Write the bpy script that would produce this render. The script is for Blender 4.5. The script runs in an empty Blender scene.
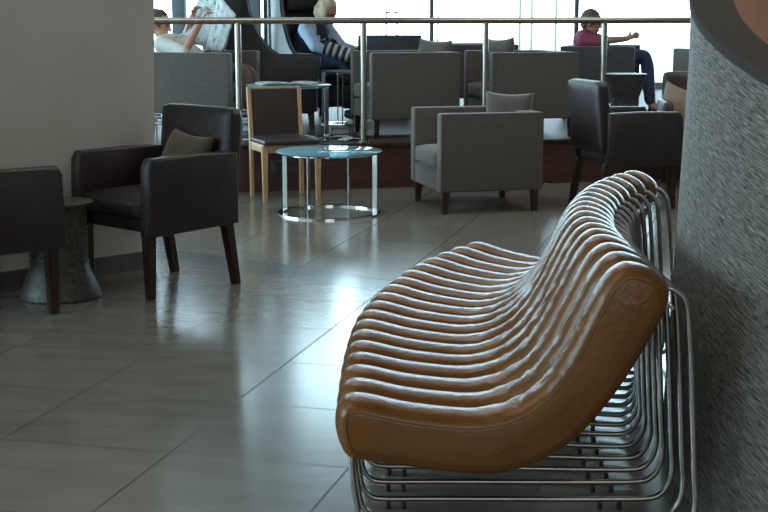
import bpy, bmesh, math, random
from mathutils import Vector, Matrix, Quaternion, noise
random.seed(7)
PI = math.pi
C = bpy.context.scene.collection
R = math.radians

# ------------------------------------------------------------------ materials
def mat(name):
    m = bpy.data.materials.new(name); m.use_nodes = True
    nt = m.node_tree; b = nt.nodes['Principled BSDF']
    return m, nt, b
def N(nt, t, **k):
    n = nt.nodes.new(t)
    for a, v in k.items():
        if a in n.bl_rna.properties: setattr(n, a, v)
        else: n.inputs[a].default_value = v
    return n
def ramp(nt, fac, stops):
    r = nt.nodes.new('ShaderNodeValToRGB'); el = r.color_ramp.elements
    while len(el) < len(stops): el.new(0.5)
    for e, (p, c) in zip(el, stops): e.position = p; e.color = (*c, 1)
    nt.links.new(fac, r.inputs['Fac']); return r.outputs['Color']
def coords(nt, scale=(1, 1, 1), rot=(0, 0, 0), src='Object'):
    tc = nt.nodes.new('ShaderNodeTexCoord'); mp = nt.nodes.new('ShaderNodeMapping')
    nt.links.new(tc.outputs[src], mp.inputs['Vector'])
    mp.inputs['Scale'].default_value = scale; mp.inputs['Rotation'].default_value = rot
    return mp.outputs['Vector']
def bump(nt, b, h, strength, dist=0.01):
    bp = nt.nodes.new('ShaderNodeBump'); bp.inputs['Strength'].default_value = strength
    bp.inputs['Distance'].default_value = dist
    nt.links.new(h, bp.inputs['Height']); nt.links.new(bp.outputs['Normal'], b.inputs['Normal'])
def noisy(name, c1, c2, rough=.5, scale=8, stretch=(1, 1, 1), rot=(0, 0, 0), metal=0, bmp=.0, detail=4, dist=.01, sheen=0, lo=.35, hi=.65, coat=0, spec=.5, rvar=0):
    m, nt, b = mat(name)
    v = coords(nt, stretch, rot)
    n = N(nt, 'ShaderNodeTexNoise', Scale=scale, Detail=detail)
    nt.links.new(v, n.inputs['Vector'])
    nt.links.new(ramp(nt, n.outputs['Fac'], [(lo, c1), (hi, c2)]), b.inputs['Base Color'])
    b.inputs['Roughness'].default_value = rough; b.inputs['Metallic'].default_value = metal
    b.inputs['Sheen Weight'].default_value = sheen; b.inputs['Coat Weight'].default_value = coat
    b.inputs['Specular IOR Level'].default_value = spec
    if rvar:
        mr = N(nt, 'ShaderNodeMapRange'); mr.inputs['To Min'].default_value = rough - rvar; mr.inputs['To Max'].default_value = rough + rvar
        nt.links.new(n.outputs['Fac'], mr.inputs['Value']); nt.links.new(mr.outputs['Result'], b.inputs['Roughness'])
    if bmp: bump(nt, b, n.outputs['Fac'], bmp, dist)
    return m
def leather(name, c1, c2, rough, wr=.35, scale=26):
    m, nt, b = mat(name)
    v = coords(nt)
    n1 = N(nt, 'ShaderNodeTexNoise', Scale=5.0, Detail=5.0); nt.links.new(v, n1.inputs['Vector'])
    n2 = N(nt, 'ShaderNodeTexNoise', Scale=float(scale), Detail=3.0, Distortion=1.2); nt.links.new(v, n2.inputs['Vector'])
    n3 = N(nt, 'ShaderNodeTexVoronoi', Scale=420.0); nt.links.new(v, n3.inputs['Vector'])
    nt.links.new(ramp(nt, n1.outputs['Fac'], [(.3, c1), (.7, c2)]), b.inputs['Base Color'])
    a = N(nt, 'ShaderNodeMath', operation='MULTIPLY_ADD'); nt.links.new(n3.outputs['Distance'], a.inputs[0]); a.inputs[1].default_value = .12
    nt.links.new(n2.outputs['Fac'], a.inputs[2])
    bump(nt, b, a.outputs[0], wr, .012)
    b.inputs['Roughness'].default_value = rough
    return m
def fabric(name, c1, c2):
    m, nt, b = mat(name)
    v = coords(nt)
    n = N(nt, 'ShaderNodeTexNoise', Scale=260.0, Detail=2.0); nt.links.new(v, n.inputs['Vector'])
    nt.links.new(ramp(nt, n.outputs['Fac'], [(.4, c1), (.62, c2)]), b.inputs['Base Color'])
    b.inputs['Roughness'].default_value = .92; b.inputs['Sheen Weight'].default_value = .35
    b.inputs['Sheen Roughness'].default_value = .4
    b.inputs['Specular IOR Level'].default_value = .2
    bump(nt, b, n.outputs['Fac'], .4, .003)
    return m
def plain(name, c, rough=.5, metal=0, spec=.5):
    return noisy(name, tuple(x * .93 for x in c), c, rough, 12, metal=metal, spec=spec)
def glassmat(name, tint, ior=1.5, rough=.02, body=0.0):
    m = bpy.data.materials.new(name); m.use_nodes = True; nt = m.node_tree; nt.nodes.clear()
    o = N(nt, 'ShaderNodeOutputMaterial'); t = N(nt, 'ShaderNodeBsdfTransparent'); g = N(nt, 'ShaderNodeBsdfGlossy')
    n = N(nt, 'ShaderNodeTexNoise', Scale=3.0); t.inputs['Color'].default_value = (*tint, 1); g.inputs['Roughness'].default_value = rough
    f = N(nt, 'ShaderNodeFresnel', IOR=ior); mx = N(nt, 'ShaderNodeMixShader')
    nt.links.new(f.outputs[0], mx.inputs[0]); nt.links.new(t.outputs[0], mx.inputs[1]); nt.links.new(g.outputs[0], mx.inputs[2])
    last = mx
    if body:
        d = N(nt, 'ShaderNodeBsdfDiffuse'); d.inputs['Color'].default_value = (.30, .58, .68, 1)
        m2 = N(nt, 'ShaderNodeMixShader'); m2.inputs[0].default_value = body
        nt.links.new(mx.outputs[0], m2.inputs[1]); nt.links.new(d.outputs[0], m2.inputs[2]); last = m2
    nt.links.new(last.outputs[0], o.inputs[0]); return m

M = {}
M['tan'] = leather('tan_leather', (.140, .050, .007), (.200, .077, .012), .25, .22)
b_ = M['tan'].node_tree.nodes['Principled BSDF']; b_.inputs['Coat Weight'].default_value = .05; b_.inputs['Coat Roughness'].default_value = .22
M['seam'] = plain('leather_stitching', (.09, .045, .015), .7)
M['dark_leather'] = leather('dark_brown_leather', (.020, .014, .015), (.034, .024, .024), .42, .25, 14)
M['black_leather'] = leather('black_leather', (.008, .009, .012), (.014, .015, .018), .42, .15, 8)
M['grey'] = fabric('grey_woven_fabric', (.080, .071, .066), (.150, .134, .125))
M['grey_dark'] = fabric('charcoal_woven_fabric', (.05, .052, .058), (.10, .105, .115))
M['dark_pad'] = fabric('dark_brown_upholstery', (.035, .026, .023), (.06, .047, .042))
M['brown_fab'] = fabric('olive_brown_fabric', (.07, .055, .035), (.13, .10, .065))
M['beige_fab'] = fabric('beige_fabric', (.22, .17, .13), (.34, .27, .2))
M['teal_fab'] = fabric('dark_teal_fabric', (.02, .04, .045), (.05, .08, .085))
M['darkwood'] = noisy('dark_stained_wood', (.022, .011, .009), (.05, .024, .018), .35, 9, (8, 8, 1))
M['lightwood'] = noisy('light_oak_wood', (.42, .25, .12), (.56, .36, .19), .45, 9, (9, 9, 1))
M['chrome'] = noisy('chrome', (.75, .77, .78), (.82, .84, .85), .08, 5, metal=1)
M['steel'] = noisy('brushed_steel', (.36, .33, .28), (.44, .41, .36), .28, 30, (1, 1, .1), metal=1)
M['frame_steel'] = noisy('satin_steel_tube', (.38, .38, .37), (.46, .46, .45), .3, 20, metal=1)
M['rubber'] = plain('black_rubber', (.015, .015, .015), .7)
M['hammered'] = noisy('hammered_dark_metal', (.075, .073, .064), (.14, .136, .12), .48, 40, metal=.6, bmp=.25, dist=.004)
M['tubgrey'] = noisy('grey_metal_tub', (.12, .12, .115), (.18, .18, .175), .45, 20, metal=.5)
M['tabletop'] = glassmat('table_glass', (.35, .55, .6), 1.5, .03, .35)
M['pane'] = glassmat('window_glass', (.97, .985, .98), 1.25, .02)
M['ceil'] = plain('ceiling_paint', (.42, .42, .41), .9)
M['roomwall'] = plain('dim_wall_paint', (.28, .27, .25), .9)
M['mullion'] = plain('window_frame_grey', (.10, .105, .11), .5)
M['pillar'] = noisy('blue_grey_plaster', (.15, .185, .20), (.19, .225, .24), .8, 6)
M['skin'] = noisy('skin', (.42, .22, .15), (.50, .27, .19), .5, 12)
M['shirt_white'] = noisy('off_white_cotton', (.50, .50, .47), (.62, .62, .58), .85, 9, bmp=.4, dist=.02)
M['shirt_blue'] = noisy('light_blue_cotton', (.32, .42, .58), (.42, .52, .68), .85, 9, bmp=.4, dist=.02)
M['navy'] = noisy('navy_knit', (.02, .025, .045), (.04, .05, .08), .9, 12)
M['maroon'] = noisy('maroon_cotton', (.22, .035, .08), (.32, .06, .12), .85, 10, bmp=.3, dist=.02)
M['jeans'] = noisy('blue_denim', (.035, .05, .10), (.07, .10, .19), .9, 60)
M['trouser'] = noisy('brown_grey_trousers', (.10, .07, .06), (.14, .10, .085), .9, 20)
M['blond'] = noisy('blond_hair', (.36, .28, .17), (.58, .49, .34), .55, 30, (1, 1, .15))
M['hair_grey'] = noisy('grey_brown_hair', (.06, .055, .045), (.16, .15, .12), .6, 40, (1, 1, .2))
M['hair_brown'] = noisy('short_brown_hair', (.06, .035, .025), (.12, .07, .05), .6, 40)
M['shoe'] = plain('black_shoe', (.02, .018, .017), .4)
M['eye'] = plain('eye_dark', (.05, .035, .03), .3)
M['casegrey'] = plain('dark_suitcase_shell', (.04, .04, .045), .5)
M['bookcov'] = plain('grey_book_cover', (.16, .17, .18), .5)
M['socket'] = plain('dark_socket_plate', (.05, .05, .055), .35)
M['asphalt'] = noisy('pale_concrete_apron', (.30, .30, .29), (.38, .38, .37), .9, 1)
M['pole'] = plain('grey_pole_paint', (.10, .10, .09), .5)
M['copper'] = noisy('copper_lining', (.62, .40, .29), (.72, .50, .38), .5, 3, metal=.2)
M['rim'] = noisy('dark_carpeted_rim', (.035, .028, .026), (.065, .052, .048), .9, 120)
M['baseboard'] = None

# newspaper: columns of grey text lines
def paper_mat():
    m, nt, b = mat('newsprint')
    tc = N(nt, 'ShaderNodeTexCoord'); sp = N(nt, 'ShaderNodeSeparateXYZ'); nt.links.new(tc.outputs['UV'], sp.inputs[0])
    def mth(op, a, bv=None):
        n = N(nt, 'ShaderNodeMath', operation=op)
        for i, q in enumerate((a, bv)):
            if q is None: continue
            if isinstance(q, (int, float)): n.inputs[i].default_value = q
            else: nt.links.new(q, n.inputs[i])
        return n.outputs[0]
    line = mth('GREATER_THAN', mth('FRACT', mth('MULTIPLY', sp.outputs[1], 24)), .5)
    col = mth('GREATER_THAN', mth('FRACT', mth('MULTIPLY', sp.outputs[0], 5)), .1)
    v = coords(nt, (5, 7, 1), src='UV'); n = N(nt, 'ShaderNodeTexNoise', Scale=1.0, Detail=0.0); nt.links.new(v, n.inputs['Vector'])
    on = mth('GREATER_THAN', n.outputs['Fac'], .42)
    blk = mth('GREATER_THAN', n.outputs['Fac'], .66)
    f = mth('MULTIPLY', mth('MULTIPLY', line, col), on)
    f = mth('MAXIMUM', mth('MULTIPLY', f, .45), mth('MULTIPLY', blk, .75))
    nt.links.new(ramp(nt, f, [(0, (.50, .54, .54)), (1, (.08, .09, .10))]), b.inputs['Base Color'])
    b.inputs['Roughness'].default_value = .9
    return m
M['paper'] = paper_mat()

TH = R(14.4)
def math_helper(nt):
    def mth(op, a, bv=None, cv=None):
        n = N(nt, 'ShaderNodeMath', operation=op)
        for i, q in enumerate((a, bv, cv)):
            if q is None: continue
            if isinstance(q, (int, float)): n.inputs[i].default_value = q
            else: nt.links.new(q, n.inputs[i])
        return n.outputs[0]
    return mth
def floor_mat():
    m, nt, b = mat('large_grey_floor_tiles')
    mth = math_helper(nt)
    tc = N(nt, 'ShaderNodeTexCoord'); sp = N(nt, 'ShaderNodeSeparateXYZ'); nt.links.new(tc.outputs['Object'], sp.inputs[0])
    X, Y = sp.outputs[0], sp.outputs[1]
    u = mth('SUBTRACT', mth('MULTIPLY', X, math.cos(TH)), mth('MULTIPLY', Y, math.sin(TH)))
    v = mth('ADD', mth('MULTIPLY', X, math.sin(TH)), mth('MULTIPLY', Y, math.cos(TH)))
    us = mth('DIVIDE', mth('SUBTRACT', u, .068), .6); vs = mth('DIVIDE', mth('SUBTRACT', v, 3.965 - 6 * .603), .603)
    def edge(q):
        f = mth('FRACT', q); d = mth('MINIMUM', f, mth('SUBTRACT', 1.0, f)); return mth('LESS_THAN', d, .0055)
    g = mth('MAXIMUM', edge(us), edge(vs))
    # darker strip running across the tiles
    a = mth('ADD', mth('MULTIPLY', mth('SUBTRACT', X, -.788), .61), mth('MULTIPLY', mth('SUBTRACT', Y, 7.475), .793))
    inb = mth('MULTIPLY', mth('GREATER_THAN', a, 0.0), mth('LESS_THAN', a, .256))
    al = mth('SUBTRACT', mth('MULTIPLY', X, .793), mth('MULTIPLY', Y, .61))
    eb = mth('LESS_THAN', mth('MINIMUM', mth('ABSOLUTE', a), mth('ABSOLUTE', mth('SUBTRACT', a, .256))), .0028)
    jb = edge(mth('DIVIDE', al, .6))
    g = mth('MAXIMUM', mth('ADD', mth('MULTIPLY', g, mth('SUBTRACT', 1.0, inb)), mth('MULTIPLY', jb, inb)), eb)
    cb = N(nt, 'ShaderNodeCombineXYZ'); nt.links.new(mth('FLOOR', us), cb.inputs[0]); nt.links.new(mth('FLOOR', vs), cb.inputs[1])
    wn = N(nt, 'ShaderNodeTexWhiteNoise', noise_dimensions='3D'); nt.links.new(cb.outputs[0], wn.inputs['Vector'])
    vv = coords(nt, (1, 3.2, 1), (0, 0, TH))
    n = N(nt, 'ShaderNodeTexNoise', Scale=3.0, Detail=4.0, Roughness=.5); nt.links.new(vv, n.inputs['Vector'])
    base = ramp(nt, n.outputs['Fac'], [(.25, (.155, .147, .122)), (.75, (.225, .213, .18))])
    mx = N(nt, 'ShaderNodeMix', data_type='RGBA', blend_type='MULTIPLY'); mx.inputs[0].default_value = 1
    nt.links.new(base, mx.inputs[6]); nt.links.new(ramp(nt, wn.outputs['Value'], [(0, (.93, .93, .93)), (1, (1.05, 1.05, 1.05))]), mx.inputs[7])
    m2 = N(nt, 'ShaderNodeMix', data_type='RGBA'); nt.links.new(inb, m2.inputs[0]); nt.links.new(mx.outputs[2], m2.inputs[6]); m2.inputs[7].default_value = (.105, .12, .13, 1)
    m3 = N(nt, 'ShaderNodeMix', data_type='RGBA'); nt.links.new(g, m3.inputs[0]); nt.links.new(m2.outputs[2], m3.inputs[6]); m3.inputs[7].default_value = (.014, .014, .013, 1)
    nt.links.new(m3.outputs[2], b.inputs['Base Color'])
    rr = mth('ADD', mth('MULTIPLY', n.outputs['Fac'], .006), mth('MULTIPLY_ADD', wn.outputs['Value'], .015, .175))
    rr = mth('ADD', rr, mth('MULTIPLY', g, .4))
    nt.links.new(rr, b.inputs['Roughness'])
    n4 = N(nt, 'ShaderNodeTexNoise', Scale=260.0, Detail=2.0)
    h = mth('SUBTRACT', mth('MULTIPLY', n4.outputs['Fac'], .0), g)
    b.inputs['Specular IOR Level'].default_value = .95
    return m
M['floor'] = floor_mat()
def planks(name, c1, c2, rough, h=.09, axis=2, bmp=.3):
    m, nt, b = mat(name); mth = math_helper(nt)
    tc = N(nt, 'ShaderNodeTexCoord'); sp = N(nt, 'ShaderNodeSeparateXYZ'); nt.links.new(tc.outputs['Object'], sp.inputs[0])
    q = mth('DIVIDE', sp.outputs[axis], h); f = mth('FRACT', q); g = mth('LESS_THAN', f, .05)
    st = [3, 3, 3]; st[axis] = 40
    if axis == 1: st = [2, 25, 3]
    n = N(nt, 'ShaderNodeTexNoise', Scale=1.0, Detail=6.0); nt.links.new(coords(nt, tuple(st)), n.inputs['Vector'])
    m3 = N(nt, 'ShaderNodeMix', data_type='RGBA'); nt.links.new(g, m3.inputs[0])
    nt.links.new(ramp(nt, n.outputs['Fac'], [(.3, c1), (.7, c2)]), m3.inputs[6]); m3.inputs[7].default_value = (*(x * .3 for x in c1), 1)
    nt.links.new(m3.outputs[2], b.inputs['Base Color']); b.inputs['Roughness'].default_value = rough
    bump(nt, b, mth('SUBTRACT', n.outputs['Fac'], g), bmp, .002)
    return m
M['platface'] = planks('dark_red_wood_riser', (.035, .013, .010), (.085, .032, .022), .45, .045)
M['plattop'] = planks('dark_polished_boards', (.045, .03, .025), (.07, .048, .04), .5, .13, 1, .08)
M['plattop'].node_tree.nodes['Principled BSDF'].inputs['Specular IOR Level'].default_value = .035
def wall_mat():
    m, nt, b = mat('grey_plaster_wall')
    n = N(nt, 'ShaderNodeTexNoise', Scale=2.5, Detail=6.0); nt.links.new(coords(nt), n.inputs['Vector'])
    n2 = N(nt, 'ShaderNodeTexNoise', Scale=90.0, Detail=3.0); nt.links.new(coords(nt), n2.inputs['Vector'])
    nt.links.new(ramp(nt, n.outputs['Fac'], [(.3, (.56, .56, .51)), (.7, (.63, .63, .58))]), b.inputs['Base Color'])
    b.inputs['Roughness'].default_value = .75; bump(nt, b, n2.outputs['Fac'], .15, .003); return m
M['wall'] = wall_mat()
def bb_mat():
    m, nt, b = mat('grey_tile_skirting'); mth = math_helper(nt)
    tc = N(nt, 'ShaderNodeTexCoord'); sp = N(nt, 'ShaderNodeSeparateXYZ'); nt.links.new(tc.outputs['UV'], sp.inputs[0])
    f = mth('FRACT', mth('DIVIDE', sp.outputs[0], .2)); g = mth('LESS_THAN', f, .02)
    n = N(nt, 'ShaderNodeTexNoise', Scale=10.0, Detail=6.0)
    m3 = N(nt, 'ShaderNodeMix', data_type='RGBA'); nt.links.new(g, m3.inputs[0])
    nt.links.new(ramp(nt, n.outputs['Fac'], [(.3, (.10, .105, .10)), (.7, (.15, .155, .15))]), m3.inputs[6]); m3.inputs[7].default_value = (.25, .25, .24, 1)
    nt.links.new(m3.outputs[2], b.inputs['Base Color']); b.inputs['Roughness'].default_value = .45; return m
M['baseboard'] = bb_mat()
def bark_mat():
    m, nt, b = mat('bark_textured_cladding'); mth = math_helper(nt)
    def layer(rot, st, sc, det, dist=0.0):
        v1 = coords(nt, (1, 1, 1), (0, 0, rot), 'UV')
        mp = N(nt, 'ShaderNodeMapping'); mp.inputs['Scale'].default_value = st; nt.links.new(v1, mp.inputs['Vector'])
        n = N(nt, 'ShaderNodeTexNoise', Scale=sc, Detail=det, Distortion=dist); nt.links.new(mp.outputs['Vector'], n.inputs['Vector']); return n.outputs['Fac']
    a = layer(R(13), (8, 130, 1), 2.0, 5.0, .3)
    c = layer(R(13), (13, 75, 1), 2.0, 2.0, .5)
    d = layer(R(11), (2.5, 120, 1), 2.0, 3.0)
    base = ramp(nt, a, [(.30, (.06, .05, .042)), (.5, (.20, .185, .16)), (.70, (.44, .42, .37))])
    pit = ramp(nt, c, [(.33, (.08, .08, .09)), (.42, (1, 1, 1))])
    mx = N(nt, 'ShaderNodeMix', data_type='RGBA', blend_type='MULTIPLY'); mx.inputs[0].default_value = .85
    nt.links.new(base, mx.inputs[6]); nt.links.new(pit, mx.inputs[7]); nt.links.new(mx.outputs[2], b.inputs['Base Color'])
    h = mth('ADD', mth('MULTIPLY', a, 1.0), mth('ADD', mth('MULTIPLY', c, .9), mth('MULTIPLY', d, .6)))
    bump(nt, b, h, .9, .008); b.inputs['Roughness'].default_value = .62
    return m
M['bark'] = bark_mat()
def blind_mat():
    m = bpy.data.materials.new('sheer_blind'); m.use_nodes = True; nt = m.node_tree; nt.nodes.clear()
    o = N(nt, 'ShaderNodeOutputMaterial'); t = N(nt, 'ShaderNodeBsdfTranslucent'); d = N(nt, 'ShaderNodeBsdfDiffuse')
    n = N(nt, 'ShaderNodeTexNoise', Scale=40.0); nt.links.new(ramp(nt, n.outputs['Fac'], [(.3, (.22, .25, .25)), (.7, (.26, .29, .29))]), t.inputs['Color'])
    d.inputs['Color'].default_value = (.4, .42, .42, 1)
    mx = N(nt, 'ShaderNodeMixShader'); mx.inputs[0].default_value = .4
    nt.links.new(t.outputs[0], mx.inputs[1]); nt.links.new(d.outputs[0], mx.inputs[2]); nt.links.new(mx.outputs[0], o.inputs[0]); return m
M['blind'] = blind_mat()

# ------------------------------------------------------------------ mesh helpers
def thing(name, label, cat, loc=(0, 0, 0), rz=0, group=None):
    o = bpy.data.objects.new(name, None); o.empty_display_size = .1; C.objects.link(o)
    o.location = loc; o.rotation_euler = (0, 0, rz); o['label'] = label; o['category'] = cat
    if group: o['group'] = group
    return o
def tag(o, label, cat, group=None):
    o['label'] = label; o['category'] = cat
    if group: o['group'] = group
    return o
def obj(name, bm, m, parent=None, smooth=40, loc=None, rz=0):
    bmesh.ops.recalc_face_normals(bm, faces=bm.faces)
    me = bpy.data.meshes.new(name); bm.to_mesh(me); bm.free()
    for p in me.polygons: p.use_smooth = True
    me.set_sharp_from_angle(angle=R(smooth))
    me.materials.append(M[m] if isinstance(m, str) else m)
    o = bpy.data.objects.new(name, me); C.objects.link(o)
    if parent: o.parent = parent
    if loc: o.location = loc
    if rz: o.rotation_euler = (0, 0, rz)
    return o
def struct(o): o['kind'] = 'structure'; return o
def nb(): return bmesh.new()
def box(bm, c, s, r=0, seg=2, mtx=None):
    """rounded box centred c, size s"""
    t = bmesh.new(); bmesh.ops.create_cube(t, size=1)
    for v in t.verts: v.co = Vector((v.co.x * s[0], v.co.y * s[1], v.co.z * s[2]))
    if r: bmesh.ops.bevel(t, geom=list(t.edges), offset=r, segments=seg, profile=.6, affect='EDGES')
    T = Matrix.Translation(c)
    if mtx: T = mtx @ T
    bmesh.ops.transform(t, matrix=T, verts=t.verts); merge(bm, t); return bm
def merge(bm, t):
    me = bpy.data.meshes.new('tmp'); t.to_mesh(me); t.free(); bm.from_mesh(me); bpy.data.meshes.remove(me)
def puff(bm, c, s, r, bulge=(0, 0, 0), mtx=None, n=8):
    """upholstered box: rounded, faces bulge outward"""
    t = bmesh.new(); bmesh.ops.create_cube(t, size=2)
    bmesh.ops.subdivide_edges(t, edges=list(t.edges), cuts=n, use_grid_fill=True)
    hs = [q / 2 for q in s]
    for v in t.verts:
        p = v.co.copy(); q = [p[i] * hs[i] for i in range(3)]
        core = [max(-(hs[i] - r), min(hs[i] - r, q[i])) for i in range(3)]
        # place grid lines densely: directly round
        d = Vector([q[i] - core[i] for i in range(3)])
        if d.length > 1e-9: d = d.normalized() * r
        base = Vector(core) + d
        for i in range(3):
            j, k = (i + 1) % 3, (i + 2) % 3
            w = (1 - p[j] ** 2) * (1 - p[k] ** 2)
            if abs(p[i]) > .5: base[i] += bulge[i] * w * (1 if p[i] > 0 else -1)
        v.co = base
    T = Matrix.Translation(c)
    if mtx: T = mtx @ T
    bmesh.ops.transform(t, matrix=T, verts=t.verts); merge(bm, t); return bm
def frames(pts):
    pts = [Vector(p) for p in pts]; out = []; up = None
    for i, p in enumerate(pts):
        a = pts[max(i - 1, 0)]; b = pts[min(i + 1, len(pts) - 1)]; t = (b - a).normalized()
        if up is None:
            up = Vector((0, 0, 1)) if abs(t.z) < .9 else Vector((1, 0, 0))
        n = (up - t * up.dot(t)).normalized(); up = n; out.append((p, n, t.cross(n)))
    return out
def tube(bm, pts, r, n=10, closed=False, caps=True):
    if closed:
        P = [Vector(p) for p in pts]; fr = []; up = Vector((0, 0, 1)); L = len(P)
        for i in range(L):
            t = (P[(i + 1) % L] - P[i - 1]).normalized(); nn = (up - t * up.dot(t)).normalized(); fr.append((P[i], nn, t.cross(nn)))
    else: fr = frames(pts)
    rings = []
    for i, (p, a, b) in enumerate(fr):
        rr = r[i] if isinstance(r, (list, tuple)) else r
        rings.append([bm.verts.new(p + (a * math.cos(2 * PI * k / n) + b * math.sin(2 * PI * k / n)) * rr) for k in range(n)])
    m = len(rings)
    for i in range(m if closed else m - 1):
        A, B = rings[i], rings[(i + 1) % m]
        for k in range(n): bm.faces.new((A[k], A[(k + 1) % n], B[(k + 1) % n], B[k]))
    if caps and not closed: bm.faces.new(rings[0]); bm.faces.new(rings[-1][::-1])
    return bm
def smooth_path(pts, sub=6, closed=False):
    P = [Vector(p) for p in pts]; out = []; L = len(P)
    rng = range(L if closed else L - 1)
    for i in rng:
        if closed: p0, p1, p2, p3 = P[i - 1], P[i], P[(i + 1) % L], P[(i + 2) % L]
        else: p0, p1, p2, p3 = P[max(i - 1, 0)], P[i], P[i + 1], P[min(i + 2, L - 1)]
        for k in range(sub):
            t = k / sub
            out.append(.5 * ((2 * p1) + (-p0 + p2) * t + (2 * p0 - 5 * p1 + 4 * p2 - p3) * t * t + (-p0 + 3 * p1 - 3 * p2 + p3) * t ** 3))
    if not closed: out.append(P[-1])
    return out
def fillet(pts, r, seg=4, closed=False):
    P = [Vector(p) for p in pts]; out = []; L = len(P)
    for i, p in enumerate(P):
        if not closed and i in (0, L - 1): out.append(p); continue
        a = (P[i - 1] - p); b = (P[(i + 1) % L] - p); q = min(r, a.length * .45, b.length * .45)
        s, e = p + a.normalized() * q, p + b.normalized() * q
        for k in range(seg + 1):
            t = k / seg; out.append(s * (1 - t) ** 2 + p * 2 * t * (1 - t) + e * t * t)
    return out
def lathe(bm, prof, n=48, c=(0, 0, 0)):
    rings = []
    for (r, z) in prof:
        rings.append([bm.verts.new((c[0] + r * math.cos(2 * PI * k / n), c[1] + r * math.sin(2 * PI * k / n), c[2] + z)) for k in range(n)] if r > 1e-6 else [bm.verts.new((c[0], c[1], c[2] + z))])
    for A, B in zip(rings, rings[1:]):
        for k in range(n):
            if len(A) == 1: bm.faces.new((A[0], B[(k + 1) % n], B[k]))
            elif len(B) == 1: bm.faces.new((A[k], A[(k + 1) % n], B[0]))
            else: bm.faces.new((A[k], A[(k + 1) % n], B[(k + 1) % n], B[k]))
    return bm
def prism(bm, poly, y0, y1, inset=0, mtx=None):
    """polygon in XZ, thickness along Y, softened edges"""
    P = [Vector((a, 0, b)) for a, b in poly]; L = len(P)
    area = sum(P[i].x * P[(i + 1) % L].z - P[(i + 1) % L].x * P[i].z for i in range(L))
    if area < 0: P.reverse()
    nr = []
    for i in range(L):
        t = (P[(i + 1) % L] - P[i - 1]).normalized(); nr.append(Vector((-t.z, 0, t.x)))  # inward for ccw
    lay = [(y0, 1.0), (y0 + inset * .35, .3), (y0 + inset, 0), (y1 - inset, 0), (y1 - inset * .35, .3), (y1, 1.0)] if inset else [(y0, 0), (y1, 0)]
    t = bmesh.new(); rings = []
    for y, k in lay: rings.append([t.verts.new((P[i].x + nr[i].x * inset * k, y, P[i].z + nr[i].z * inset * k)) for i in range(L)])
    for A, B in zip(rings, rings[1:]):
        for i in range(L): t.faces.new((A[i], A[(i + 1) % L], B[(i + 1) % L], B[i]))
    t.faces.new(rings[0]); t.faces.new(rings[-1][::-1])
    if mtx: bmesh.ops.transform(t, matrix=mtx, verts=t.verts)
    merge(bm, t); return bm
def taper_leg(bm, top, bot, st, sb, zt, zb):
    vs = []
    for (c, s, z) in ((bot, sb, zb), (top, st, zt)):
        for dx, dy in ((-1, -1), (1, -1), (1, 1), (-1, 1)): vs.append(bm.verts.new((c[0] + dx * s / 2, c[1] + dy * s / 2, z)))
    for f in ((0, 1, 2, 3), (4, 5, 6, 7), (0, 1, 5, 4), (1, 2, 6, 5), (2, 3, 7, 6), (3, 0, 4, 7)): bm.faces.new([vs[i] for i in f])
    bmesh.ops.bevel(bm, geom=list(bm.edges), offset=.004, segments=2, affect='EDGES')
    return bm
def pillow(w, h, t, n=14):
    """cushion in XZ plane, thickness along Y, corners drawn out to points"""
    bm = nb(); V = {}
    for side in (1, -1):
        for i in range(n + 1):
            for j in range(n + 1):
                u, v = 2 * i / n - 1, 2 * j / n - 1
                if side == -1 and (i in (0, n) or j in (0, n)): V[side, i, j] = V[1, i, j]; continue
                x = u * w / 2 * (1 - .10 * (1 - v * v) * abs(u) ** 2); z = v * h / 2 * (1 - .12 * (1 - u * u) * abs(v) ** 2)
                y = side * t / 2 * ((1 - u ** 2) * (1 - v ** 2)) ** .42
                y += .006 * noise.noise(Vector((u * 2.3, v * 2.3, side)))
                V[side, i, j] = bm.verts.new((x, y, z))
        for i in range(n):
            for j in range(n):
                bm.faces.new([V[side, i, j], V[side, i + 1, j], V[side, i + 1, j + 1], V[side, i, j + 1]])
    return bm
def dup(root, loc, rz, label, group=None):
    r = root.copy(); C.objects.link(r); r.location = loc; r.rotation_euler = (0, 0, rz); r['label'] = label
    if group: r['group'] = group
    for ch in list(root.children):
        c = ch.copy(); C.objects.link(c); c.parent = r
        for g in ch.children:
            d = g.copy(); C.objects.link(d); d.parent = c
    return r
def front_to_rz(fx, fy):            # local front is -Y
    return math.atan2(fy, fx) + PI / 2

# ------------------------------------------------------------------ setting
PZ = .365                                       # raised platform height
def edgeY(x): return 10.81 + .234 * (x + 1.1)   # platform front edge
def uvbox(bm): return bm
bm = nb(); box(bm, (1, 8, -.05), (20, 24, .1)); struct(obj('floor', bm, 'floor'))
bm = nb(); box(bm, (1, 8, 4.45), (20, 24, .1)); struct(obj('ceiling', bm, 'ceil'))
bm = nb(); box(bm, (1, -4.0, 2.2), (20, .2, 4.4)); struct(obj('wall_front', bm, 'roomwall'))
bm = nb(); box(bm, (10.9, 8, 2.2), (.2, 24, 4.4)); struct(obj('wall_right', bm, 'roomwall'))
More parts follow.
